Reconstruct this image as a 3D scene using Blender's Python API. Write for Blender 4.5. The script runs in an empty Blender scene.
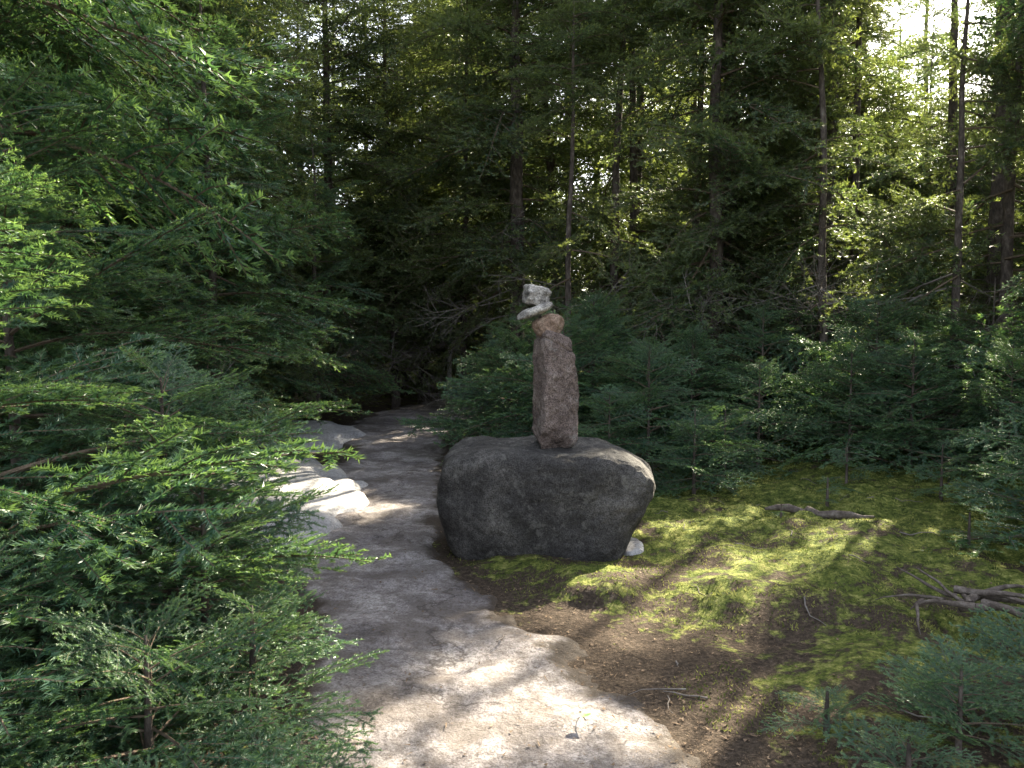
import bpy, math, random
import numpy as np
from mathutils import Vector, Matrix, Euler
R=math.radians
scene=bpy.context.scene
random.seed(7)
rng=np.random.default_rng(11)

# ------------------------------------------------------------ noise
def _h(ix,iy,iz,seed):
    n=(ix.astype(np.int64)*374761393+iy.astype(np.int64)*668265263+iz.astype(np.int64)*2147483647+seed*974711)&0xffffffff
    n=((n^(n>>13))*1274126177)&0xffffffff
    n=((n^(n>>16))*2246822519)&0xffffffff
    n=n^(n>>15)
    return (n&0xffffff)/float(0xffffff)
def vnoise(x,y,z=None,seed=0):
    x=np.asarray(x,float);y=np.asarray(y,float)
    z=np.zeros_like(x)+0.37 if z is None else np.asarray(z,float)
    ix,iy,iz=np.floor(x),np.floor(y),np.floor(z)
    fx,fy,fz=x-ix,y-iy,z-iz
    fx=fx*fx*(3-2*fx);fy=fy*fy*(3-2*fy);fz=fz*fz*(3-2*fz)
    r=0
    for a in(0,1):
        for b in(0,1):
            for c in(0,1):
                w=(fx if a else 1-fx)*(fy if b else 1-fy)*(fz if c else 1-fz)
                r=r+w*_h(ix+a,iy+b,iz+c,seed)
    return r*2-1
def fbm(x,y,z=None,o=4,seed=0):
    r=0;a=1;s=1
    for i in range(o):
        r=r+a*vnoise(np.asarray(x)*s,np.asarray(y)*s,None if z is None else np.asarray(z)*s,seed+i*17)
        a*=.5;s*=2.03
    return r
def sstep(a,b,x):
    t=np.clip((x-a)/(b-a),0,1);return t*t*(3-2*t)

# ------------------------------------------------------------ materials
def newmat(name):
    m=bpy.data.materials.new(name);m.use_nodes=True
    nt=m.node_tree;nt.nodes.clear()
    return m,nt,nt.nodes,nt.links
def ramp(N,stops,interp='LINEAR'):
    r=N.new('ShaderNodeValToRGB');cr=r.color_ramp;cr.interpolation=interp
    while len(cr.elements)<len(stops):cr.elements.new(.5)
    for e,(p,c) in zip(cr.elements,stops):
        e.position=p;e.color=(c[0],c[1],c[2],1)
    return r
def noise(N,L,vec,scale,detail=5,rough=.6):
    n=N.new('ShaderNodeTexNoise');n.inputs['Scale'].default_value=scale
    n.inputs['Detail'].default_value=detail;n.inputs['Roughness'].default_value=rough
    L.new(vec,n.inputs['Vector']);return n
def mixc(N,L,f,a,b,mode='MIX'):
    m=N.new('ShaderNodeMix');m.data_type='RGBA';m.blend_type=mode
    for k,v in((0,f),(6,a),(7,b)):
        if hasattr(v,'is_linked'):L.new(v,m.inputs[k])
        elif k==0:m.inputs[k].default_value=v
        else:m.inputs[k].default_value=(v[0],v[1],v[2],1)
    return m.outputs[2]
def math_(N,L,op,a,b=0.0,clamp=False):
    m=N.new('ShaderNodeMath');m.operation=op;m.use_clamp=clamp
    for i,v in enumerate((a,b)):
        if hasattr(v,'is_linked'):L.new(v,m.inputs[i])
        else:m.inputs[i].default_value=v
    return m.outputs[0]
def bump(N,L,h,strength,dist,prev=None):
    b=N.new('ShaderNodeBump');b.inputs['Strength'].default_value=strength
    b.inputs['Distance'].default_value=dist;L.new(h,b.inputs['Height'])
    if prev is not None:L.new(prev,b.inputs['Normal'])
    return b.outputs[0]
def geo_pos(N):
    return N.new('ShaderNodeNewGeometry').outputs['Position']

def needle_mat(name,dark,light,tipc,trans=.35):
    m,nt,N,L=newmat(name)
    oi=N.new('ShaderNodeObjectInfo')
    at=N.new('ShaderNodeAttribute');at.attribute_name='tip'
    r=ramp(N,[(0,dark),(1,light)])
    L.new(oi.outputs['Random'],r.inputs[0])
    tip=math_(N,L,'POWER',at.outputs['Fac'],2.0)
    col=mixc(N,L,tip,r.outputs[0],tipc)
    d=N.new('ShaderNodeBsdfPrincipled');L.new(col,d.inputs['Base Color'])
    d.inputs['Roughness'].default_value=.42;d.inputs['Specular IOR Level'].default_value=.5
    t=N.new('ShaderNodeBsdfTranslucent')
    tc=mixc(N,L,1.0,col,(2.3,2.1,.85),'MULTIPLY')
    L.new(tc,t.inputs[0])
    mx=N.new('ShaderNodeMixShader');mx.inputs[0].default_value=trans
    L.new(d.outputs[0],mx.inputs[1]);L.new(t.outputs[0],mx.inputs[2])
    o=N.new('ShaderNodeOutputMaterial');L.new(mx.outputs[0],o.inputs[0])
    return m
M_spruce=needle_mat('spruce_needles',(.05,.09,.058),(.105,.142,.075),(.15,.195,.09),.40)
M_fir=needle_mat('fir_needles',(.032,.088,.058),(.062,.128,.076),(.14,.235,.11),.28)

def rock_mat(name,stops,speck=.5,scale=3.0,lichen=None,bs=.5):
    m,nt,N,L=newmat(name)
    p=geo_pos(N)
    n1=noise(N,L,p,scale,8,.65)
    r=ramp(N,stops);L.new(n1.outputs[0],r.inputs[0])
    n2=noise(N,L,p,130,2,.7)
    r2=ramp(N,[(.36,(.35,.33,.33)),(.5,(1,1,1)),(.66,(1.5,1.45,1.45))])
    L.new(n2.outputs[0],r2.inputs[0])
    col=mixc(N,L,speck,r.outputs[0],r2.outputs[0],'MULTIPLY')
    n4=noise(N,L,p,38,3,.7)
    r4=ramp(N,[(.40,(.55,.52,.5)),(.55,(1.1,1.1,1.1))]);L.new(n4.outputs[0],r4.inputs[0])
    col=mixc(N,L,.6,col,r4.outputs[0],'MULTIPLY')
    if lichen:
        n3=noise(N,L,p,9,6,.75)
        r3=ramp(N,[(.56,(0,0,0)),(.63,(1,1,1))]);L.new(n3.outputs[0],r3.inputs[0])
        f=math_(N,L,'MULTIPLY',r3.outputs[0],.5)
        col=mixc(N,L,f,col,lichen)
    b=N.new('ShaderNodeBsdfPrincipled');L.new(col,b.inputs['Base Color'])
    b.inputs['Roughness'].default_value=.85;b.inputs['Specular IOR Level'].default_value=.3
    nb=bump(N,L,n1.outputs[0],bs,.05)
    nb=bump(N,L,n4.outputs[0],bs,.008,nb)
    nb=bump(N,L,n2.outputs[0],bs,.003,nb)
    L.new(nb,b.inputs['Normal'])
    o=N.new('ShaderNodeOutputMaterial');L.new(b.outputs[0],o.inputs[0])
    return m
M_boulder=rock_mat('dark_granite',[(.3,(.034,.031,.030)),(.5,(.064,.060,.057)),(.7,(.15,.14,.13))],.9,3.5,(.18,.17,.155),.8)
M_column=rock_mat('pink_granite',[(.3,(.10,.076,.068)),(.5,(.185,.142,.126)),(.7,(.31,.255,.228))],.95,7,(.31,.285,.26),.9)
M_brown=rock_mat('brown_stone',[(.3,(.16,.105,.075)),(.5,(.27,.185,.135)),(.7,(.38,.295,.225))],.6,9,None,.6)
M_white=rock_mat('white_banded_granite',[(.38,(.09,.083,.075)),(.48,(.29,.27,.25)),(.62,(.56,.525,.48))],.7,9,None,.6)
M_slab=rock_mat('pale_granite',[(.3,(.26,.255,.26)),(.5,(.40,.39,.39)),(.7,(.53,.515,.51))],.4,2.2,(.22,.215,.21),.6)

def path_mat():
    m,nt,N,L=newmat('worn_granite_path')
    p=geo_pos(N)
    n1=noise(N,L,p,1.9,9,.68)
    r=ramp(N,[(.34,(.16,.142,.143)),(.45,(.28,.252,.252)),(.55,(.41,.375,.37)),(.68,(.54,.50,.485))]);L.new(n1.outputs[0],r.inputs[0])
    n2=noise(N,L,p,90,3,.75)
    r2=ramp(N,[(.38,(.4,.38,.36)),(.5,(1,1,1)),(.65,(1.25,1.22,1.2))]);L.new(n2.outputs[0],r2.inputs[0])
    col=mixc(N,L,.75,r.outputs[0],r2.outputs[0],'MULTIPLY')
    n3=noise(N,L,p,3.2,10,.72)
    r3=ramp(N,[(.46,(0,0,0)),(.54,(1,1,1))]);L.new(n3.outputs[0],r3.inputs[0])
    n5=noise(N,L,p,24,6,.85)
    r5=ramp(N,[(.40,(.55,.51,.48)),(.52,(1,1,1)),(.64,(1.2,1.2,1.2))]);L.new(n5.outputs[0],r5.inputs[0])
    col=mixc(N,L,.85,col,r5.outputs[0],'MULTIPLY')
    at=N.new('ShaderNodeAttribute');at.attribute_name='edge'
    nn=math_(N,L,'ADD',math_(N,L,'MULTIPLY',n3.outputs[0],.8),math_(N,L,'MULTIPLY',n5.outputs[0],.6))
    e=math_(N,L,'ADD',math_(N,L,'MULTIPLY',at.outputs['Fac'],.55),math_(N,L,'SUBTRACT',nn,.90))
    e=math_(N,L,'MULTIPLY',e,5.0,True)
    f=math_(N,L,'MULTIPLY',r3.outputs[0],.6)
    col=mixc(N,L,f,col,(.13,.107,.092))
    col=mixc(N,L,e,col,(.075,.057,.044))
    v=N.new('ShaderNodeTexVoronoi');v.feature='DISTANCE_TO_EDGE';v.inputs['Scale'].default_value=.5
    wn=noise(N,L,p,1.6,6,.7)
    vm=N.new('ShaderNodeVectorMath');vm.operation='ADD';L.new(p,vm.inputs[0])
    sc=N.new('ShaderNodeVectorMath');sc.operation='SCALE';sc.inputs['Scale'].default_value=1.2
    L.new(wn.outputs['Color'],sc.inputs[0]);L.new(sc.outputs[0],vm.inputs[1]);L.new(vm.outputs[0],v.inputs['Vector'])
    cr=ramp(N,[(.0,(1,1,1)),(.016,(0,0,0))]);L.new(v.outputs[0],cr.inputs[0])
    cf=math_(N,L,'MULTIPLY',cr.outputs[0],.75)
    col=mixc(N,L,cf,col,(.07,.055,.05))
    b=N.new('ShaderNodeBsdfPrincipled');L.new(col,b.inputs['Base Color']);b.inputs['Roughness'].default_value=.8
    b.inputs['Specular IOR Level'].default_value=.3
    nb=bump(N,L,n1.outputs[0],.8,.10);nb=bump(N,L,n3.outputs[0],.7,.05,nb);nb=bump(N,L,n5.outputs[0],.8,.014,nb);nb=bump(N,L,n2.outputs[0],.6,.006,nb);L.new(nb,b.inputs['Normal'])
    o=N.new('ShaderNodeOutputMaterial');L.new(b.outputs[0],o.inputs[0]);return m
M_path=path_mat()

def ground_mat():
    m,nt,N,L=newmat('moss_and_duff')
    p=geo_pos(N)
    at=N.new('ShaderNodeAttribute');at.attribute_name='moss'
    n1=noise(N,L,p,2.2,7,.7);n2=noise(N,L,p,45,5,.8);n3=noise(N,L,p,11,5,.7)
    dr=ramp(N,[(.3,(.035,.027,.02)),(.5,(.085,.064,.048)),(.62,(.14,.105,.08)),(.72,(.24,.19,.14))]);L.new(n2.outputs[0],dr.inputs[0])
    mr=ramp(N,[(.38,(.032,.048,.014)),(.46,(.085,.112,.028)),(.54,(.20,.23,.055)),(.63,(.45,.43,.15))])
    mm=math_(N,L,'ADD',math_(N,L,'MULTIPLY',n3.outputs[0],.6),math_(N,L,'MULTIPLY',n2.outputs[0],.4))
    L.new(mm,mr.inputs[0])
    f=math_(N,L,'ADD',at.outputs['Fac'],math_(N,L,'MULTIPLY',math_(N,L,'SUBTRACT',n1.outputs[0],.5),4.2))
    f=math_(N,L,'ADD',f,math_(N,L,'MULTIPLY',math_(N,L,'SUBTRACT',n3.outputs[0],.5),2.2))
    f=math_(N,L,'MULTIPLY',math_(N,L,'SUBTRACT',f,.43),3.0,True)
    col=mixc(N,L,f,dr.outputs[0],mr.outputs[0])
    b=N.new('ShaderNodeBsdfPrincipled');L.new(col,b.inputs['Base Color']);b.inputs['Roughness'].default_value=.95
    b.inputs['Specular IOR Level'].default_value=.1
    nb=bump(N,L,n3.outputs[0],.9,.08);nb=bump(N,L,n2.outputs[0],.9,.02,nb);L.new(nb,b.inputs['Normal'])
    o=N.new('ShaderNodeOutputMaterial');L.new(b.outputs[0],o.inputs[0]);return m
M_ground=ground_mat()

def simple_var(name,stops,scale=20,rough=.9,trans=0,bs=.5,bd=.02,stretch=None):
    m,nt,N,L=newmat(name)
    p=geo_pos(N)
    if stretch:
        mp=N.new('ShaderNodeMapping');mp.inputs['Scale'].default_value=stretch;L.new(p,mp.inputs[0]);p=mp.outputs[0]
    n=noise(N,L,p,scale,5,.7);r=ramp(N,stops);L.new(n.outputs[0],r.inputs[0])
    b=N.new('ShaderNodeBsdfPrincipled');L.new(r.outputs[0],b.inputs['Base Color']);b.inputs['Roughness'].default_value=rough
    b.inputs['Specular IOR Level'].default_value=.2
    L.new(bump(N,L,n.outputs[0],bs,bd),b.inputs['Normal'])
    o=N.new('ShaderNodeOutputMaterial')
    if trans:
        t=N.new('ShaderNodeBsdfTranslucent');L.new(r.outputs[0],t.inputs[0])
        mx=N.new('ShaderNodeMixShader');mx.inputs[0].default_value=trans
        L.new(b.outputs[0],mx.inputs[1]);L.new(t.outputs[0],mx.inputs[2]);L.new(mx.outputs[0],o.inputs[0])
    else:L.new(b.outputs[0],o.inputs[0])
    return m
M_bark=simple_var('spruce_bark',[(.3,(.035,.029,.025)),(.5,(.09,.072,.062)),(.68,(.18,.15,.13)),(.78,(.25,.26,.22))],16,.95,0,1,.03,(1,1,.45))
M_twig=simple_var('twig_bark',[(.3,(.07,.05,.035)),(.6,(.16,.12,.09))],30)
M_dead=simple_var('dead_twig',[(.3,(.10,.085,.075)),(.6,(.24,.21,.19)),(.75,(.3,.33,.26))],14)
M_birch=simple_var('birch_bark',[(.36,(.08,.07,.06)),(.44,(.45,.43,.4)),(.7,(.6,.58,.54))],9,.7,0,.3,.01,(.4,.4,2))
M_tuft=simple_var('moss_tufts',[(.38,(.05,.075,.02)),(.5,(.16,.19,.045)),(.60,(.42,.41,.13))],7,.9,.35)
M_litter=simple_var('dry_needle_litter',[(.3,(.06,.042,.03)),(.5,(.17,.115,.075)),(.7,(.34,.25,.17))],25,.9)
M_wood=simple_var('weathered_wood',[(.3,(.06,.047,.04)),(.5,(.13,.105,.09)),(.7,(.24,.205,.18))],22,.9,0,.8,.02)
M_leaf=simple_var('green_leaf',[(.3,(.2,.34,.12)),(.7,(.32,.46,.2))],10,.6,.3)

# ------------------------------------------------------------ mesh helpers
def mk_mesh(name,V,F,mats,mi=None,smooth=False,attrs=None):
    me=bpy.data.meshes.new(name)
    me.from_pydata(np.asarray(V,float).tolist(),[],F.tolist() if isinstance(F,np.ndarray) else F)
    for m in mats:me.materials.append(m)
    if mi is not None:me.polygons.foreach_set('material_index',np.asarray(mi,np.int32))
    if smooth:me.polygons.foreach_set('use_smooth',[True]*len(me.polygons))
    if attrs:
        for k,a in attrs.items():
            at=me.attributes.new(k,'FLOAT','POINT');at.data.foreach_set('value',np.asarray(a,np.float32))
    me.update();return me
def mk_obj(name,me,parent=None,mat=None):
    o=bpy.data.objects.new(name,me);scene.collection.objects.link(o)
    if parent:o.parent=parent
    if mat is not None:o.matrix_local=mat
    return o

# ------------------------------------------------------------ terrain
LP=np.array([(-1.1,1.0),(-1.0,2.0),(-.85,2.75),(-.88,3.26),(-1.08,3.9),(-1.25,4.5),(-1.5,5.2),(-1.72,6.3),(-1.9,8.0),(-2.1,10),(-2.4,12),(-2.5,14),(-1.6,16.5),(.5,19)])
RP=np.array([(.75,1.0),(.72,2.0),(.62,2.75),(.46,3.26),(.20,3.9),(-.06,4.5),(-.45,5.2),(-.55,6.3),(-.68,8.0),(-.80,10),(-.75,12),(-.45,14),(.4,15.6),(1.6,17.8)])
def px(y):
    l=np.interp(y,LP[:,1],LP[:,0]);r=np.interp(y,RP[:,1],RP[:,0])
    return l,r
def pathdist(x,y):
    l,r=px(y)
    d=np.minimum(x-l,r-x)
    return np.where((y<.9)|(y>18),-1,d)
def ledge(x,y):   # mask of the pale ledge left of the path
    a=1-(((x+2.6)/1.3)**2+((y-6.4)/2.6)**2)
    b=1-(((x+2.9)/.9)**2+((y-10.6)/1.2)**2)
    return np.maximum(a,b)+.35*fbm(x*1.1,y*1.1,None,4,71)
def H(x,y):
    x=np.asarray(x,float);y=np.asarray(y,float)
    h=.05*fbm(x*.35,y*.35,None,3,3)+.06*fbm(x*1.3,y*1.3,None,3,5)
    d=pathdist(x,y)
    k=sstep(-.6,.1,d)
    h=h*(1-k*.85)-.02*k
    h=h+.30*sstep(1.2,5.5,x)*sstep(3.5,9,y)*(1-.3*sstep(12,30,y))
    h=h+.25*sstep(-2.6,-5,x)
    h=h+.02*fbm(x*5,y*5,None,2,9)*(1-k)
    bx=((x-.22)/.75)**2+((y-5.4)/.5)**2
    h=h*sstep(.6,2.5,bx)
    return h
def axis(a,b,step,far,g=1.12):
    c=list(np.arange(a,b,step))
    s=step;v=b
    while v<far:c.append(v);s*=g;v+=s
    s=step;v=a-step
    while v>-far:c.insert(0,v);s*=g;v-=s
    return np.array(c)
xs=axis(-4,5.5,.04,300);ys=axis(1.5,11.5,.04,300)
X,Y=np.meshgrid(xs,ys);nx,ny=len(xs),len(ys)
Z=H(X,Y)
near=(np.abs(X)<8)&(Y<16)&(Y>0)
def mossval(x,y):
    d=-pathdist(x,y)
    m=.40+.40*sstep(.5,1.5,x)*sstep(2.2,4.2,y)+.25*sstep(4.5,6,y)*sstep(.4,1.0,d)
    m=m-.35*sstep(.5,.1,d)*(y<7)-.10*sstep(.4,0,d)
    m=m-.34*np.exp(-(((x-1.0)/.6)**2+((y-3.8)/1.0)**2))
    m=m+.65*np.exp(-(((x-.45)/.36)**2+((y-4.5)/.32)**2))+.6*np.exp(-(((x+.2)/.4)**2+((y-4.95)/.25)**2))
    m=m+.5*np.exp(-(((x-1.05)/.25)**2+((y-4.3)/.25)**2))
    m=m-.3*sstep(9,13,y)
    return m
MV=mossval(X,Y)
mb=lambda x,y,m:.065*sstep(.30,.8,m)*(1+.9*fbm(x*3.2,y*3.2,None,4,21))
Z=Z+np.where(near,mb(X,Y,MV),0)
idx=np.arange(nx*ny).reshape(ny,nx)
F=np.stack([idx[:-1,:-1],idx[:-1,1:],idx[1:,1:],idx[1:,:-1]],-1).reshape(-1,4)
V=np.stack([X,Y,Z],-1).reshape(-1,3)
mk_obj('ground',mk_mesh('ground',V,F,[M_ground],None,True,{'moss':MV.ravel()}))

def grid_faces(n0,n1):
    idx=np.arange(n0*n1).reshape(n0,n1)
    return np.stack([idx[:-1,:-1],idx[:-1,1:],idx[1:,1:],idx[1:,:-1]],-1).reshape(-1,4)
ysp=np.concatenate([np.arange(1.0,9,.03),np.arange(9,18,.08)])
ts=np.linspace(-.3,1.3,110)
Yp,Tp=np.meshgrid(ysp,ts,indexing='ij')
l,r=px(Yp);Xp=l+(r-l)*Tp
def pedge(x,y,d):return d+.17*fbm(x*1.7,y*1.7,None,5,31)+.05*fbm(x*9,y*9,None,3,33)
dd=pedge(Xp,Yp,np.minimum(Tp,1-Tp)*(r-l))
def ptop(x,y):
    return .020+.028*fbm(x*.9,y*.9,None,4,41)+.018*fbm(x*4,y*4,None,4,44)+.02*sstep(0,.06,y-5.9-.35*x+.15*fbm(x*3,y*3,None,2,51))+.025*sstep(0,.07,y-9.2+.5*x)
Zp=ptop(Xp,Yp)-.12*sstep(.12,-.26,dd)
mk_obj('granite_path',mk_mesh('granite_path',np.stack([Xp,Yp,Zp],-1).reshape(-1,3),grid_faces(*Zp.shape),[M_path],None,True,{'edge':sstep(.26,-.04,dd).ravel()}))
# pale ledge
gx=np.arange(-4.6,-.9,.04);gy=np.arange(3.4,12.4,.045)
GX,GY=np.meshgrid(gx,gy);lm=ledge(GX,GY)
GZ=H(GX,GY)-.10+.22*sstep(-.12,.22,lm)+.05*sstep(.35,.42,lm+.1*fbm(GX*2,GY*2,None,3,81))+.03*fbm(GX*1.1,GY*1.1,None,4,72)+.01*fbm(GX*6,GY*6,None,3,75)
mk_obj('granite_ledge',mk_mesh('granite_ledge',np.stack([GX,GY,GZ],-1).reshape(-1,3),grid_faces(*GZ.shape),[M_slab],None,True))

# ------------------------------------------------------------ rocks
import bmesh
def rock(name,c,size,mat,p=3.5,res=40,amp=.05,nf=3,seed=1,rot=(0,0,0),parent=None,warp=None,facets=0):
    g=np.linspace(-1,1,res);vs=[];fs=[];off=0
    for ax in range(3):
        for sg in(-1,1):
            A,B=np.meshgrid(g,g);C=np.full_like(A,sg)
            P=[None]*3;P[ax]=C;P[(ax+1)%3]=A if sg>0 else B;P[(ax+2)%3]=B if sg>0 else A
            vs.append(np.stack(P,-1).reshape(-1,3))
            i=np.arange(res*res).reshape(res,res)+off
            fs.append(np.stack([i[:-1,:-1],i[:-1,1:],i[1:,1:],i[1:,:-1]],-1).reshape(-1,4));off+=res*res
    v=np.concatenate(vs);f=np.concatenate(fs)
    n=(np.abs(v)**p).sum(1)**(1/p);v=v/n[:,None]
    s=np.array(size)
    if facets:
        rr=np.random.default_rng(seed)
        for k in range(facets):
            d=rr.normal(size=3);d/=np.linalg.norm(d);h=rr.uniform(.80,.95)*np.percentile(v@d,99)
            q=v@d;v=v-np.outer(np.maximum(q-h,0)*.85,d)
    w=v*s
    nrm=v/np.linalg.norm(v,axis=1)[:,None]
    q=w/np.max(s)*nf
    disp=amp*(fbm(q[:,0]+seed,q[:,1],q[:,2],5,seed))
    w=w+nrm*disp[:,None]
    if warp:w=warp(w,s)
    w=w@np.array(Euler(rot).to_matrix()).T+np.array(c)
    me=mk_mesh(name,w,f,[mat],None,True)
    bm=bmesh.new();bm.from_mesh(me);bmesh.ops.remove_doubles(bm,verts=bm.verts,dist=1e-5);bmesh.ops.recalc_face_normals(bm,faces=bm.faces);bm.to_mesh(me);bm.free()
    me.polygons.foreach_set('use_smooth',[True]*len(me.polygons))
    return mk_obj(name,me,parent)

cairn=bpy.data.objects.new('cairn',None);scene.collection.objects.link(cairn)
def wb(w,s):
    x,y,z=w[:,0].copy(),w[:,1].copy(),w[:,2].copy()
    t=(z/s[2]+1)/2
    xr=np.where(x>0,x*(.70+.30*sstep(-.05,.8,t)),x*(.88+.12*sstep(0,.6,t)))
    zt=z-.09*sstep(.35,.78,x)*sstep(.3,1,t)-.02*sstep(-.3,-.7,x)*t
    y2=y*(.84+.16*t)
    return np.stack([xr,y2,zt],-1)
rock('boulder',(.235,5.50,.32),(.715,.47,.40),M_boulder,6.5,90,.036,2.6,5,warp=wb,parent=cairn,rot=(0,0,R(-3)))
def wc(w,s):
    x,y,z=w[:,0].copy(),w[:,1].copy(),w[:,2].copy()
    t=(z/s[2]+1)/2
    x=x*(1.03-.14*t)+.010*np.sin(t*5)
    z=z-np.where(t>.85,.22*(x)*1.0,0)
    k=.014*np.exp(-((t-.885+ .35*x)/.012)**2)
    r=np.sqrt((x**2+y**2))+1e-6
    return np.stack([x*(1-k/r),y*(1-k/r),z],-1)
rock('column_stone',(.288,5.40,1.09),(.132,.12,.385),M_column,6,80,.012,5,9,warp=wc,parent=cairn,rot=(R(.5),R(.8),R(22)),facets=3)
rock('brown_stone',(.245,5.40,1.525),(.110,.085,.080),M_brown,2.2,30,.010,2.5,12,parent=cairn,rot=(0,R(-16),R(15)),facets=5)
rock('flat_stone',(.148,5.35,1.624),(.128,.075,.032),M_white,2.4,30,.006,2.5,15,parent=cairn,rot=(R(6),R(-21),R(-8)),facets=3)
rock('top_stone',(.163,5.38,1.728),(.082,.064,.062),M_white,8,40,.008,2.5,22,parent=cairn,rot=(R(4),R(8),R(20)),facets=4)
rock('ledge_stone',(.80,5.36,-.01),(.12,.22,.10),M_slab,2.6,24,.02,2,31,facets=4)

# ------------------------------------------------------------ boughs
class Acc:
    def __init__(s):s.v=[];s.f=[];s.m=[];s.t=[];s.n=0
    def tris(s,P,mi,tip):
        k=len(P)
        if k==0:return
        s.v.append(P.reshape(-1,3));s.f.append(np.arange(k*3).reshape(-1,3)+s.n);s.n+=3*k
        s.m.append(np.full(k,mi));s.t.append(np.repeat(tip,3))
    def tube(s,pts,rad,mi,sides=3):
        pts=np.asarray(pts,float);k=len(pts)
        d=np.gradient(pts,axis=0);d/=np.linalg.norm(d,axis=1)[:,None]+1e-9
        ref=np.array([0,0,1.]) if abs(d[0,2])<.8 else np.array([1.,0,0])
        a=np.cross(d,ref);a/=np.linalg.norm(a,axis=1)[:,None]+1e-9;b=np.cross(d,a)
        th=np.arange(sides)*2*np.pi/sides
        ring=pts[:,None,:]+np.asarray(rad)[:,None,None]*(np.cos(th)[None,:,None]*a[:,None,:]+np.sin(th)[None,:,None]*b[:,None,:])
        s.v.append(ring.reshape(-1,3))
        i=np.arange(k*sides).reshape(k,sides)+s.n;j=np.roll(i,-1,1)
        q1=np.stack([i[:-1],j[:-1],j[1:]],-1).reshape(-1,3);q2=np.stack([i[:-1],j[1:],i[1:]],-1).reshape(-1,3)
        s.f.append(np.concatenate([q1,q2]));s.m.append(np.full(len(q1)*2,mi));s.t.append(np.zeros(k*sides));s.n+=k*sides
    def mesh(s,name,mats,smooth=False):
        return mk_mesh(name,np.concatenate(s.v),np.concatenate(s.f),mats,np.concatenate(s.m),smooth,{'tip':np.concatenate(s.t)})
def norm(v):return v/(np.linalg.norm(v)+1e-9)
def needles(A,p0,p1,dens,nl,nw,tip0,tip1,rg,ang=52,flat=22):
    L=np.linalg.norm(p1-p0);n=int(L*dens)+2
    t=rg.random(n);d=norm(p1-p0);s=norm(np.cross(d,[0,0,1.]));u=np.cross(s,d)
    sg=rg.choice([-1,1],n);phi=np.radians(rg.normal(flat*.6,flat,n));a=np.radians(rg.normal(ang,9,n))
    nd=d*np.cos(a)[:,None]+(s*(sg*np.cos(phi))[:,None]+u*np.sin(phi)[:,None])*np.sin(a)[:,None]
    w=np.cross(nd,u+rg.normal(0,.55,(n,3)));w/=np.linalg.norm(w,axis=1)[:,None]+1e-9
    P=p0+(p1-p0)*t[:,None];LL=nl*rg.uniform(.75,1.15,n)*(1-.3*(t>.93))
    T=np.stack([P+w*nw/2,P-w*nw/2,P+nd*LL[:,None]],1)
    A.tris(T,1,np.clip(tip0+(tip1-tip0)*t,0,1))
def bough(name,Lb,nl,nw,dens,mat,seed,droop=.15,sp=.05,wid=.5,gap=.05,flat=22,subsp=.045,zr=.12):
    rg=np.random.default_rng(seed);A=Acc()
    def mainp(t):return np.array([Lb*t,.03*Lb*math.sin(t*4+seed),-droop*Lb*t*t+.10*Lb*t])
    pts=[mainp(t) for t in np.linspace(0,1,9)]
    A.tube(pts,np.linspace(.009,.0018,9)*Lb/1.0,0,4)
    for k in range(2,8):needles(A,pts[k],pts[k+1],dens,nl,nw,.2,.9 if k==7 else .4,rg,flat=flat)
    t=.10;side=1
    while t<.96:
        if rg.random()>gap:
            p=mainp(t)
            l=Lb*wid*min(1,.35+t/.35)*(1-t)**.75*rg.uniform(.7,1.2)+.05*Lb
            an=R(rg.uniform(42,64))
            d=np.array([math.cos(an),side*math.sin(an),rg.normal(-.06,zr)])
            q=p+d*l*.5;e=q+norm(d+np.array([.18,0,-.14+rg.normal(0,zr)]))*l*.5
            A.tube([p,q,e],[.0032*Lb,.0025*Lb,.0012],0,3)
            needles(A,p,q,dens,nl,nw,.0,.25,rg,flat=flat);needles(A,q,e,dens,nl,nw,.3,1.,rg,flat=flat)
            u=.15;ss=1
            while u<.92:
                sp0=p+(q-p)*(u*2) if u<.5 else q+(e-q)*((u-.5)*2)
                sl=l*.42*(1-u)**.7*rg.uniform(.6,1.2)+.03
                dd=norm(d)
                sv=np.array([-dd[1],dd[0],0])*ss
                a2=R(rg.uniform(42,58));sd=dd*math.cos(a2)+sv*math.sin(a2)+np.array([0,0,rg.normal(-.08,zr*1.5)])
                se=sp0+norm(sd)*sl
                needles(A,sp0,se,dens,nl,nw,.1,1.,rg,flat=flat)
                u+=subsp/max(l,.08)*rg.uniform(.7,1.2);ss*=-1
        t+=sp/Lb*.5*rg.uniform(.8,1.2);side*=-1
    return A.mesh(name,[M_twig,mat])
HI=[(bough('fir_bough_fine',.75,.019,.0042,720,M_fir,100+i,.12+.05*i,.105,flat=20,wid=.56,subsp=.085,zr=.06),.75) for i in range(5)]
MID=[(bough('spruce_bough',1.3,.036,.011,150,M_spruce,200+i,.14+.07*i,.12,flat=36,wid=.50,gap=.08,subsp=.085,zr=.22),1.3) for i in range(6)]
MIDF=[(bough('fir_bough',1.0,.028,.008,230,M_fir,300+i,.10+.05*i,.11,flat=24,wid=.54,gap=.05,subsp=.08,zr=.10),1.0) for i in range(4)]
FAR=[(bough('spruce_bough_coarse',1.4,.080,.030,46,M_spruce,400+i,.14+.08*i,.18,flat=40,wid=.5,gap=.1,subsp=.12,zr=.3),1.4) for i in range(4)]
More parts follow.
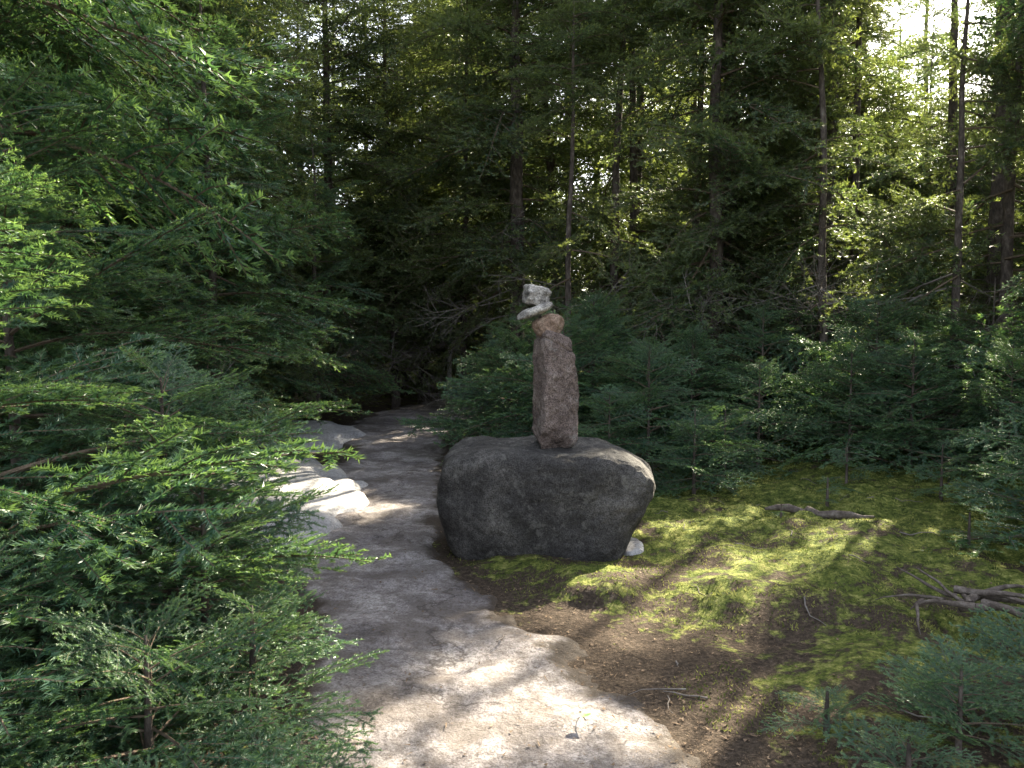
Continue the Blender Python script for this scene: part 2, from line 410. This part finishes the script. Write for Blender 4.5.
def deadb(seed):
    rg=np.random.default_rng(seed);A=Acc();L=1.1
    def rec(p,d,l,r,lev):
        pts=[p];dd=d
        for k in range(4):
            dd=norm(dd+rg.normal(0,.10,3)+np.array([0,0,-.03]));pts.append(pts[-1]+dd*l/4)
        A.tube(pts,np.linspace(r,r*.3,5),0,3)
        if lev<2:
            for k in range([9,7][lev]):
                t=rg.uniform(.15,.95);i=min(int(t*4),3);q=pts[i]+(pts[i+1]-pts[i])*(t*4-i)
                nd=norm(dd+rg.normal(0,.75,3)*np.array([1,1,.5]))
                rec(q,nd,l*rg.uniform(.25,.5),r*.45,lev+1)
    rec(np.zeros(3),np.array([1,0,0.]),L,.009,0)
    return A.mesh('dead_bough',[M_dead]),L
DEAD=[deadb(500+i) for i in range(5)]

# ------------------------------------------------------------ sun
AZ,EL=R(35),R(34)
S=np.array([math.sin(AZ)*math.cos(EL),math.cos(AZ)*math.cos(EL),math.sin(EL)])
# openings in the canopy (world ground points with radius) where the sun reaches the floor
GAPS=[(-.42,3.15,.10),(.05,2.95,.10),(.48,4.45,.20),(.92,4.05,.16),(2.2,5.1,.22),(2.95,5.6,.28),(3.4,4.9,.2),
      (1.9,7.0,.28),(2.8,7.6,.28),(-.8,8.6,.4),(-1.5,10.8,.5),(-1.2,12.5,.5),(-1.0,6.4,.15),(-2.2,6.4,.3),(-2.8,7.6,.3),
      (3.7,6.8,.3),(1.5,6.0,.2),(-1.0,2.3,.15),
      (-2.1,1.3,.12),(-3.1,.8,.15),(-4.6,2.2,.15)]
GA=np.array(GAPS)
def in_gap(c,rad):
    P=np.stack([GA[:,0],GA[:,1],np.zeros(len(GA))],-1)
    v=c-P;t=v@S;d=np.linalg.norm(v-np.outer(t,S),axis=1)
    k=.52 if c[2]>3.5 else .38
    if bool(np.any((d<GA[:,2]+rad*k)&(t>2.6))):return True
    # the canopy is clumped: light shafts run through it along the sun's direction
    if c[2]>3.0:
        g=c-S*(c[2]/S[2])
        return float(fbm(g[0]*.95+7.3,g[1]*.75,None,2,91))>.50
    return False

def trunk_mesh(name,h,r,seed,mat=M_bark,sides=10):
    n=max(8,int(h*3))
    z=np.linspace(-.25,h,n);t=np.clip(z/h,0,1)
    rad=r*(1-t)**.8+.004+r*.55*np.exp(-np.maximum(z,0)/.18)
    k0=np.minimum(z,3)*.5*min(1,h/5)
    ox=.035*fbm(z*.5+seed,z*0,None,3,seed)*k0;oy=.035*fbm(z*.5,z*0+seed,None,3,seed+3)*k0
    A=Acc();A.tube(np.stack([ox,oy,z],-1),rad,0,sides)
    me=A.mesh(name,[mat],True)
    co=np.zeros(len(me.vertices)*3);me.vertices.foreach_get('co',co);co=co.reshape(-1,3)
    k=1+.12*fbm(co[:,0]*9,co[:,1]*9,co[:,2]*4,3,seed)
    c0=np.interp(co[:,2],z,ox);c1=np.interp(co[:,2],z,oy)
    co[:,0]=c0+(co[:,0]-c0)*k;co[:,1]=c1+(co[:,1]-c1)*k
    me.vertices.foreach_set('co',co.ravel());return me
CAM=np.array([0,0,1.5])
nb=0
def tree(name,x,y,h,r,z0,ml,kinds,seed,step=.14,dead=0,droop=8,botfull=.6,cull=True,lean=0,pv=9,ex=.75):
    global nb
    rg=np.random.default_rng(seed)
    e=bpy.data.objects.new(name,None);scene.collection.objects.link(e)
    z_=float(H(x,y));e.location=(x,y,z_);e.rotation_euler=(0,R(lean),0)
    tm=trunk_mesh('trunk',h,r,seed);mk_obj('trunk',tm,e)
    z=z0;az=rg.uniform(0,6.28)
    zv=1.5+.45*y+.5
    while z<h-.02:
        t=(z-z0)/(h-z0)
        l=ml*(1-t)**ex*rg.uniform(.65,1.15)*min(1,botfull+t*3)+.12*min(ml,1)
        az+=2.399+rg.normal(0,.35)
        pitch=R(droop-35*t**1.2+rg.normal(0,pv))
        me,L0=kinds[rg.integers(len(kinds))]
        sc=l/L0
        c=np.array([x+math.cos(az)*l*.55,y+math.sin(az)*l*.55,z_+z-math.sin(pitch)*l*.5])
        tip=np.array([x+math.cos(az)*l,y+math.sin(az)*l,z_+z])
        vis=True
        if cull:
            if in_gap(c,l*.5):vis=False
            if np.linalg.norm(c-CAM)<max(.9,l*.6):vis=False
            for q in(c,tip):
                if 0<q[1]<6 and q[2]<2.9 and -.16*q[1]<q[0]<.26*q[1]+.3 and q[2]>1.5-q[1]*.62:vis=False
        if vis:
            m=Matrix.Translation((0,0,z))@Matrix.Rotation(az,4,'Z')@Matrix.Rotation(pitch,4,'Y')@Matrix.Rotation(rg.normal(0,.3),4,'X')@Matrix.Diagonal((sc,sc*rg.uniform(.85,1.15),sc,1))
            mk_obj('bough',me,e,m);nb+=1
        z+=step*rg.uniform(.6,1.4)*(1-.35*t)*(1 if z<zv else 1.6)
    for i in range(dead):
        me,L0=DEAD[rg.integers(len(DEAD))];az=rg.uniform(0,6.28);zz=rg.uniform(.35,max(z0+.6,1.2));sc=rg.uniform(.5,1.25)*min(1.2,ml/1.2)
        m=Matrix.Translation((0,0,zz))@Matrix.Rotation(az,4,'Z')@Matrix.Rotation(R(rg.normal(8,14)),4,'Y')@Matrix.Rotation(rg.uniform(0,6.28),4,'X')@Matrix.Diagonal((sc,sc,sc,1))
        mk_obj('dead_bough',me,e,m)
    return e
# --- near left firs
for i,(x,y,h,z0,ml,st,dr) in enumerate([
    (-1.95,2.55,2.0,.10,1.55,.032,2),(-1.05,2.25,.62,.05,.80,.022,0),(-1.40,3.2,1.3,.05,.95,.030,-2),(-2.3,3.7,2.6,.15,1.35,.042,4),
    (-1.7,1.85,.95,.08,.95,.030,0),(-3.1,4.6,3.6,.2,1.5,.050,6),(-.80,1.85,.36,.03,.5,.020,-6),(-2.7,5.4,.5,.06,.5,.035,0),
    (-.86,2.6,.60,.04,.55,.022,-4),(-.60,2.15,.28,.02,.40,.018,-8),(-1.15,2.95,1.0,.05,.70,.028,-2),(-1.5,4.1,.4,.04,.4,.030,-4)]):
    tree('balsam_fir',x,y,h,.008+.008*h,z0,ml,HI,1+i,st,0,dr,.85,ex=.55)
# right foreground saplings
for i,(x,y,h,z0,ml,st) in enumerate([(1.55,2.7,.32,.03,.45,.016),(1.95,2.85,.45,.03,.5,.018),(1.25,2.45,.22,.02,.35,.016),(2.5,3.3,.50,.04,.5,.025),(3.65,5.2,1.3,.05,1.0,.035),(3.2,4.2,.5,.04,.5,.03),(1.15,2.85,.16,.02,.22,.014)]):
    tree('balsam_fir',x,y,h,.004+.006*h,z0,ml,HI,17+i,st,0,-6,.9,False)
# young firs behind the boulder and on the right
for i,(x,y,h) in enumerate([(1.35,7.9,1.35),(.55,8.6,1.6),(2.0,8.9,1.5),(.05,9.6,1.6),(2.9,9.3,1.6),(.95,9.4,1.9),(1.6,7.0,.85),(3.9,8.6,1.6),(-.1,11.5,1.5),(4.9,8.2,1.8),(1.9,10.2,1.8),(5.4,6.6,1.6),(.9,7.4,.9),(3.6,10.2,1.8),(4.3,6.9,1.2),(4.6,9.6,2.0),(3.3,7.8,1.2),(2.5,8.1,1.1),(4.7,5.6,1.4),(3.8,7.6,1.3),(3.4,6.3,.5),(2.9,6.9,.4),(2.0,7.5,.8),(2.5,6.3,.28),(3.0,5.2,.28),(1.9,5.6,.2)]):
    tree('young_fir',x,y,h,.006+.006*h,.04,h*.85,MIDF,40+i,.040,0,4,.85,ex=.7)
# left mid firs
for i,(x,y,h,z0,ml) in enumerate([(-3.4,5.9,4.6,.3,1.7),(-2.95,7.9,5.2,.7,1.6),(-3.9,7.0,5,.3,1.8),(-3.5,9.4,5.5,.8,1.7),(-2.9,11.9,4.5,.5,1.3)]):
    tree('balsam_fir',x,y,h,.05,z0,ml,MIDF,140+i,.075,4,8,.85,ex=.55)
# --- mid spruces (x,y,h,r,z0,ml,dead)
SP=[(-3.2,4.7,8,.08,2.2,2.0,4),(-4.4,6.2,8,.08,.3,1.8,2),(-4.6,8.4,9,.09,.4,2,4),(-3.75,9.8,10,.08,.9,2,8),(-4.1,12.4,10,.10,.6,2,8),
    (-6.2,7,9,.1,.5,2.0,4),(-6.0,10.5,10,.1,.6,2.0,4),(-3.3,14.6,11,.10,1.0,2.1,14),(-1.9,17.2,12,.10,1.1,2.2,16),(-.9,19,12,.10,1.1,2.2,14),(-2.6,19,12,.12,1.0,2.2,14),
    (.08,13.2,11,.14,2.0,2.1,14),(1.55,12.6,10,.08,1.5,2,12),(2.65,10.6,10,.10,1.6,2,14),(3.1,11.6,11,.14,1.6,2,14),(2.95,13.2,10,.08,1.4,2,12),
    (4.45,11.7,10,.10,1.6,2,16),(5.25,12.4,10,.07,1.3,2,16),(6.6,11.0,11,.15,1.4,2.2,18),(5.7,9.4,9,.07,1.1,1.9,16),(5.9,7.4,9,.11,1.0,2.0,14),
    (7.5,8.6,9,.12,1.6,2.0,10),(8.4,11.5,10,.12,1.3,2.0,10),(7.6,14,11,.11,1.3,2.1,12),(1.0,16,12,.1,1.2,2.2,14),(4.0,15.2,11,.12,1.2,2.2,14),(6.0,15.5,12,.12,1.2,2.2,14),
    (5.2,4.6,6,.08,1.3,1.7,8),(3.9,10.0,7,.06,1.3,1.7,14),(.8,11.2,7,.05,1.5,1.5,10),(-5.3,13.8,11,.12,.6,2.1,8),(-7.0,13,11,.12,.8,2.1,5),(2.3,14.8,11,.1,1.2,2.1,10),(-.9,14.9,10,.06,1.8,1.9,10),
    (9.2,15.8,11,.12,1.2,2.2,10),(7.4,17.2,12,.12,1.2,2.3,10),(5.0,17.2,13,.12,1.2,2.4,10),(2.6,17.6,13,.12,1.2,2.4,10),(4.9,8.9,6,.05,1.6,1.6,8),
    (-2.2,15.2,10,.07,1.2,2.0,10)]
for i,(x,y,h,r,z0,ml,dd) in enumerate(SP):
    tree('spruce_tree',x,y,h,r,z0,ml,MIDF if y<7.5 else MID,60+i,.078,dd,14,.7,True,rng.normal(0,1.5),15,.42)
b=mk_obj('birch_tree',None);b.location=(-1.3,16.4,0);b.rotation_euler=(0,R(2),0)
mk_obj('trunk',trunk_mesh('trunk',10,.045,991,M_birch),b)
# --- far forest : tree meshes instanced many times under one parent
def fartree(seed,h=11,r=.11,z0=2.0,ml=2.0,st=.14,nd=18):
    rg=np.random.default_rng(seed);Vs=[];Fs=[];Ms=[];Ts=[];off=0
    def add(me,m,mo):
        nonlocal off
        n=len(me.vertices);co=np.zeros(n*3);me.vertices.foreach_get('co',co);co=co.reshape(-1,3)
        M=np.array(m);co=co@M[:3,:3].T+M[:3,3]
        k=len(me.polygons);f=np.zeros(k*3,np.int32);me.loops.foreach_get('vertex_index',f)
        mi=np.zeros(k,np.int32);me.polygons.foreach_get('material_index',mi)
        t=np.zeros(n,np.float32);me.attributes['tip'].data.foreach_get('value',t)
        Vs.append(co);Fs.append(f.reshape(-1,3)+off);Ms.append(mi+mo);Ts.append(t);off+=n
    tm=trunk_mesh('t',h,r,seed);add(tm,Matrix(),0)
    z=z0;az=0
    while z<h:
        t=(z-z0)/(h-z0);l=ml*(1-t)**.5*rg.uniform(.6,1.15)*min(1,.6+t*3)+.15;az+=2.4+rg.normal(0,.35)
        me,L0=FAR[rg.integers(4)];sc=l/L0
        add(me,Matrix.Translation((0,0,z))@Matrix.Rotation(az,4,'Z')@Matrix.Rotation(R(14-35*t+rg.normal(0,14)),4,'Y')@Matrix.Rotation(rg.normal(0,.4),4,'X')@Matrix.Scale(sc,4),1)
        z+=st*rg.uniform(.6,1.4)*(1 if z<9.5 else 2)
    for i in range(nd):
        me,L0=DEAD[rg.integers(5)]
        add(me,Matrix.Translation((0,0,rg.uniform(.4,3.2)))@Matrix.Rotation(rg.uniform(0,6.28),4,'Z')@Matrix.Rotation(R(rg.normal(8,14)),4,'Y')@Matrix.Rotation(rg.uniform(0,6.28),4,'X')@Matrix.Scale(rg.uniform(.6,1.3),4),3)
    return mk_mesh('far_spruce',np.concatenate(Vs),np.concatenate(Fs),[M_bark,M_twig,M_spruce,M_dead],np.concatenate(Ms),False,{'tip':np.concatenate(Ts)})
FT=[fartree(700+i,12+i,.09+.01*i,1.0+.3*i,2.4,.14) for i in range(4)]
YT=[fartree(720+i,4.5+i,.05,.15,1.5,.11,0) for i in range(3)]
dist=bpy.data.objects.new('distant_trees',None);scene.collection.objects.link(dist)
rg=np.random.default_rng(5)
def place(n,meshes,s0,s1,gap,ylo,yhi):
    pts=[];tries=0
    while len(pts)<n and tries<20000:
        tries+=1
        x=rg.uniform(-22,25);y=rg.uniform(-4,yhi)
        if y<18.5 and -9<x<10.5:continue
        if y>=18 and y<19.5 and -2<x<2:continue
        if y<ylo and (abs(x)<11):continue
        if any((x-a)**2+(y-b_)**2<gap**2 for a,b_ in pts):continue
        pts.append((x,y))
    for x,y in pts:
        s=rg.uniform(s0,s1)
        m=Matrix.Translation((x,y,float(H(x,y))-.05))@Matrix.Rotation(rg.uniform(0,6.28),4,'Z')@Matrix.Scale(s,4)
        mk_obj('far_spruce',meshes[rg.integers(len(meshes))],dist,m)
place(145,FT,.85,1.15,1.9,4,34)
place(100,YT,.5,1.3,1.6,12,30)
# understory of small firs in the middle/far ground
und=bpy.data.objects.new('understory',None);scene.collection.objects.link(und)
k=0
while k<140:
    x=rg.uniform(-12,14);y=rg.uniform(10.5,24)
    if float(pathdist(np.array(x),np.array(y)))>-.6 and y<18.5:continue
    if x<2 and x>-3 and y<12:continue
    k+=1
    me,L0=FAR[rg.integers(4)] if y>16 else MID[rg.integers(6)]
    for j in range(4):
        sc=rg.uniform(.3,.8)
        m=Matrix.Translation((x+rg.normal(0,.2),y+rg.normal(0,.2),float(H(x,y))+rg.uniform(.02,1.1)))@Matrix.Rotation(rg.uniform(0,6.28),4,'Z')@Matrix.Rotation(R(rg.uniform(-50,10)),4,'Y')@Matrix.Scale(sc,4)
        mk_obj('fir_seedling',me,und,m)

# ------------------------------------------------------------ moss tufts and litter
def scatter(n,x0,x1,y0,y1,rg):
    return rg.uniform(x0,x1,n),y0+(y1-y0)*rg.random(n)**1.3
x,y=scatter(150000,-3.2,5.2,2.6,11,rg)
mv=mossval(x,y)+1.1*fbm(x*2.2,y*2.2,None,3,61)
ok=(mv>.45)&(pathdist(x,y)<-.03)&((((x-.22)/.62)**2+((y-5.4)/.42)**2)>1)&((x>-1.2)|(ledge(x,y)<-.2))
x,y=x[ok],y[ok];n=len(x)
z=H(x,y)+.015+mb(x,y,mossval(x,y))
P=np.stack([x,y,z],-1)-np.array([0,0,.022])
d=rg.normal(0,.6,(n,3));d[:,2]=1;d/=np.linalg.norm(d,axis=1)[:,None]
w=np.cross(d,rg.normal(0,1,(n,3)));w/=np.linalg.norm(w,axis=1)[:,None]
hh=rg.uniform(.006,.018,n)[:,None];ww=rg.uniform(.003,.006,n)[:,None]
A=Acc();A.tris(np.stack([P+w*ww,P-w*ww,P+d*(hh+.01)],1),0,np.zeros(n))
mk_obj('moss',A.mesh('moss',[M_tuft]))
x,y=scatter(90000,-3,4,2.3,9,rg)
pdv=pedge(x,y,pathdist(x,y));mv=mossval(x,y)
prob=np.where(pdv>0,.07+.7*np.exp(-pdv/.14),np.clip(.78-mv,.12,1))
ok=(rg.random(len(x))<prob)&((x>-1.2)|(ledge(x,y)<-.2));x,y,pdv=x[ok],y[ok],pdv[ok];n=len(x)
z=np.maximum(ptop(x,y)-.12*sstep(.12,-.26,pdv),H(x,y)+mb(x,y,mossval(x,y)))+.006
P=np.stack([x,y,z],-1);a=rg.uniform(0,6.28,n);d=np.stack([np.cos(a),np.sin(a),rg.normal(0,.22,n)],-1)
w=np.stack([-np.sin(a),np.cos(a),rg.normal(0,.3,n)],-1)
big=(rg.random(n)<.05)[:,None];ll=np.where(big,rg.uniform(.02,.06,(n,1)),rg.uniform(.008,.02,(n,1)));ww=np.where(big,.003,.0016)
cup=(rg.random(n)<.06)[:,None];ww=np.where(cup,.008,ww);ll=np.where(cup,.014,ll)
A=Acc();A.tris(np.stack([P+w*ww,P-w*ww,P+d*ll],1),0,np.zeros(n))
mk_obj('forest_litter',A.mesh('forest_litter',[M_litter]))
A=Acc()
for i in range(80):
    x0=rg.uniform(-1.6,4.5);y0=rg.uniform(2.6,9)
    if i>14 and float(pathdist(np.array(x0),np.array(y0)))>-.1:continue
    a=rg.uniform(0,6.28);l=rg.uniform(.05,.28)*(1 if x0>.5 else .5)
    pp=[]
    for k in range(5):
        xx=x0+math.cos(a)*l*k/4;yy=y0+math.sin(a)*l*k/4;a+=rg.normal(0,.15)
        pp.append((xx,yy,max(float(H(xx,yy))+float(mb(xx,yy,mossval(np.array(xx),np.array(yy)))),.0 if pathdist(np.array(xx),np.array(yy))<0 else .035)+rg.uniform(0.003,.012)))
    A.tube(pp,np.linspace(.005,.002,5)*rg.uniform(.4,1.0),0,4)
mk_obj('fallen_twigs',A.mesh('fallen_twigs',[M_dead],True))
def snag(name,c,rot,seed,n=9,L=.55,r=.028):
    rg=np.random.default_rng(seed);A=Acc()
    for i in range(n):
        a=rot+rg.normal(0,.55);p=np.array(c)+rg.normal(0,.05,3)*np.array([1,1,.3]);d=np.array([math.cos(a),math.sin(a),rg.uniform(-.10,.2)])
        pts=[p]
        for k in range(7):
            d=norm(d+rg.normal(0,.2,3)*np.array([1,1,.5])+np.array([0,0,-.06]));q=pts[-1]+d*L*rg.uniform(.5,1)/6;q[2]=max(q[2],float(H(q[0],q[1]))+.08);pts.append(q)
        A.tube(pts,np.linspace(r,r*.15,8)*rg.uniform(.5,1.1),0,6)
    return mk_obj(name,A.mesh(name,[M_wood],True))
snag('weathered_root',(2.12,3.80,.20),R(130),3,7,.38,.018)
snag('weathered_root',(2.20,3.82,.21),R(-20),4,6,.5,.024)
def log(name,p0,p1,r,seed):
    rg=np.random.default_rng(seed);A=Acc();p0=np.array(p0,float);p1=np.array(p1,float)
    pts=[p0+(p1-p0)*t+rg.normal(0,.02,3) for t in np.linspace(0,1,10)]
    rad=r*rg.uniform(.7,1.1,10);rad[0]*=.3;rad[-1]*=.2
    A.tube(pts,rad,0,9)
    return mk_obj(name,A.mesh(name,[M_wood],True))
log('fallen_log',(1.95,6.1,.14),(2.6,5.7,.17),.035,5)
A=Acc();c=np.array([.27,2.93,.06]);o=[]
for k in range(12):
    a=k/12*6.283;o.append(c+np.array([math.cos(a)*.028,math.sin(a)*.014,.004*math.cos(2*a)]))
T=np.array([[c+np.array([0,0,-.003]),o[k],o[(k+1)%12]] for k in range(12)]);A.tris(T,0,np.zeros(12))
mk_obj('fallen_leaf',A.mesh('fallen_leaf',[M_leaf]))

# ------------------------------------------------------------ light
w=bpy.data.worlds.new('World');scene.world=w;w.use_nodes=True
nt=w.node_tree;bg=nt.nodes['Background']
sky=nt.nodes.new('ShaderNodeTexSky');sky.sky_type='NISHITA';sky.sun_disc=False
sky.sun_elevation=EL;sky.sun_rotation=AZ;sky.dust_density=2.5
hs=nt.nodes.new('ShaderNodeHueSaturation');hs.inputs['Saturation'].default_value=.45
nt.links.new(sky.outputs[0],hs.inputs['Color'])
nt.links.new(hs.outputs[0],bg.inputs[0]);bg.inputs[1].default_value=.60
sd=bpy.data.lights.new('sun','SUN');sd.energy=34;sd.angle=R(.5);sd.color=(1,.90,.70)
so=mk_obj('sun',sd);so.rotation_euler=Vector(S.tolist()).to_track_quat('Z','Y').to_euler();so.location=(20,25,30)
scene.view_settings.view_transform='Standard';scene.view_settings.look='None';scene.view_settings.exposure=0
cd=bpy.data.cameras.new('camera');cam=mk_obj('camera',cd)
cd.sensor_width=36;cd.lens=36*804/1024;cd.clip_end=1000;cd.clip_start=.05
cam.location=(0,0,1.5);cam.rotation_euler=(R(90-3.85),0,0)
scene.camera=cam
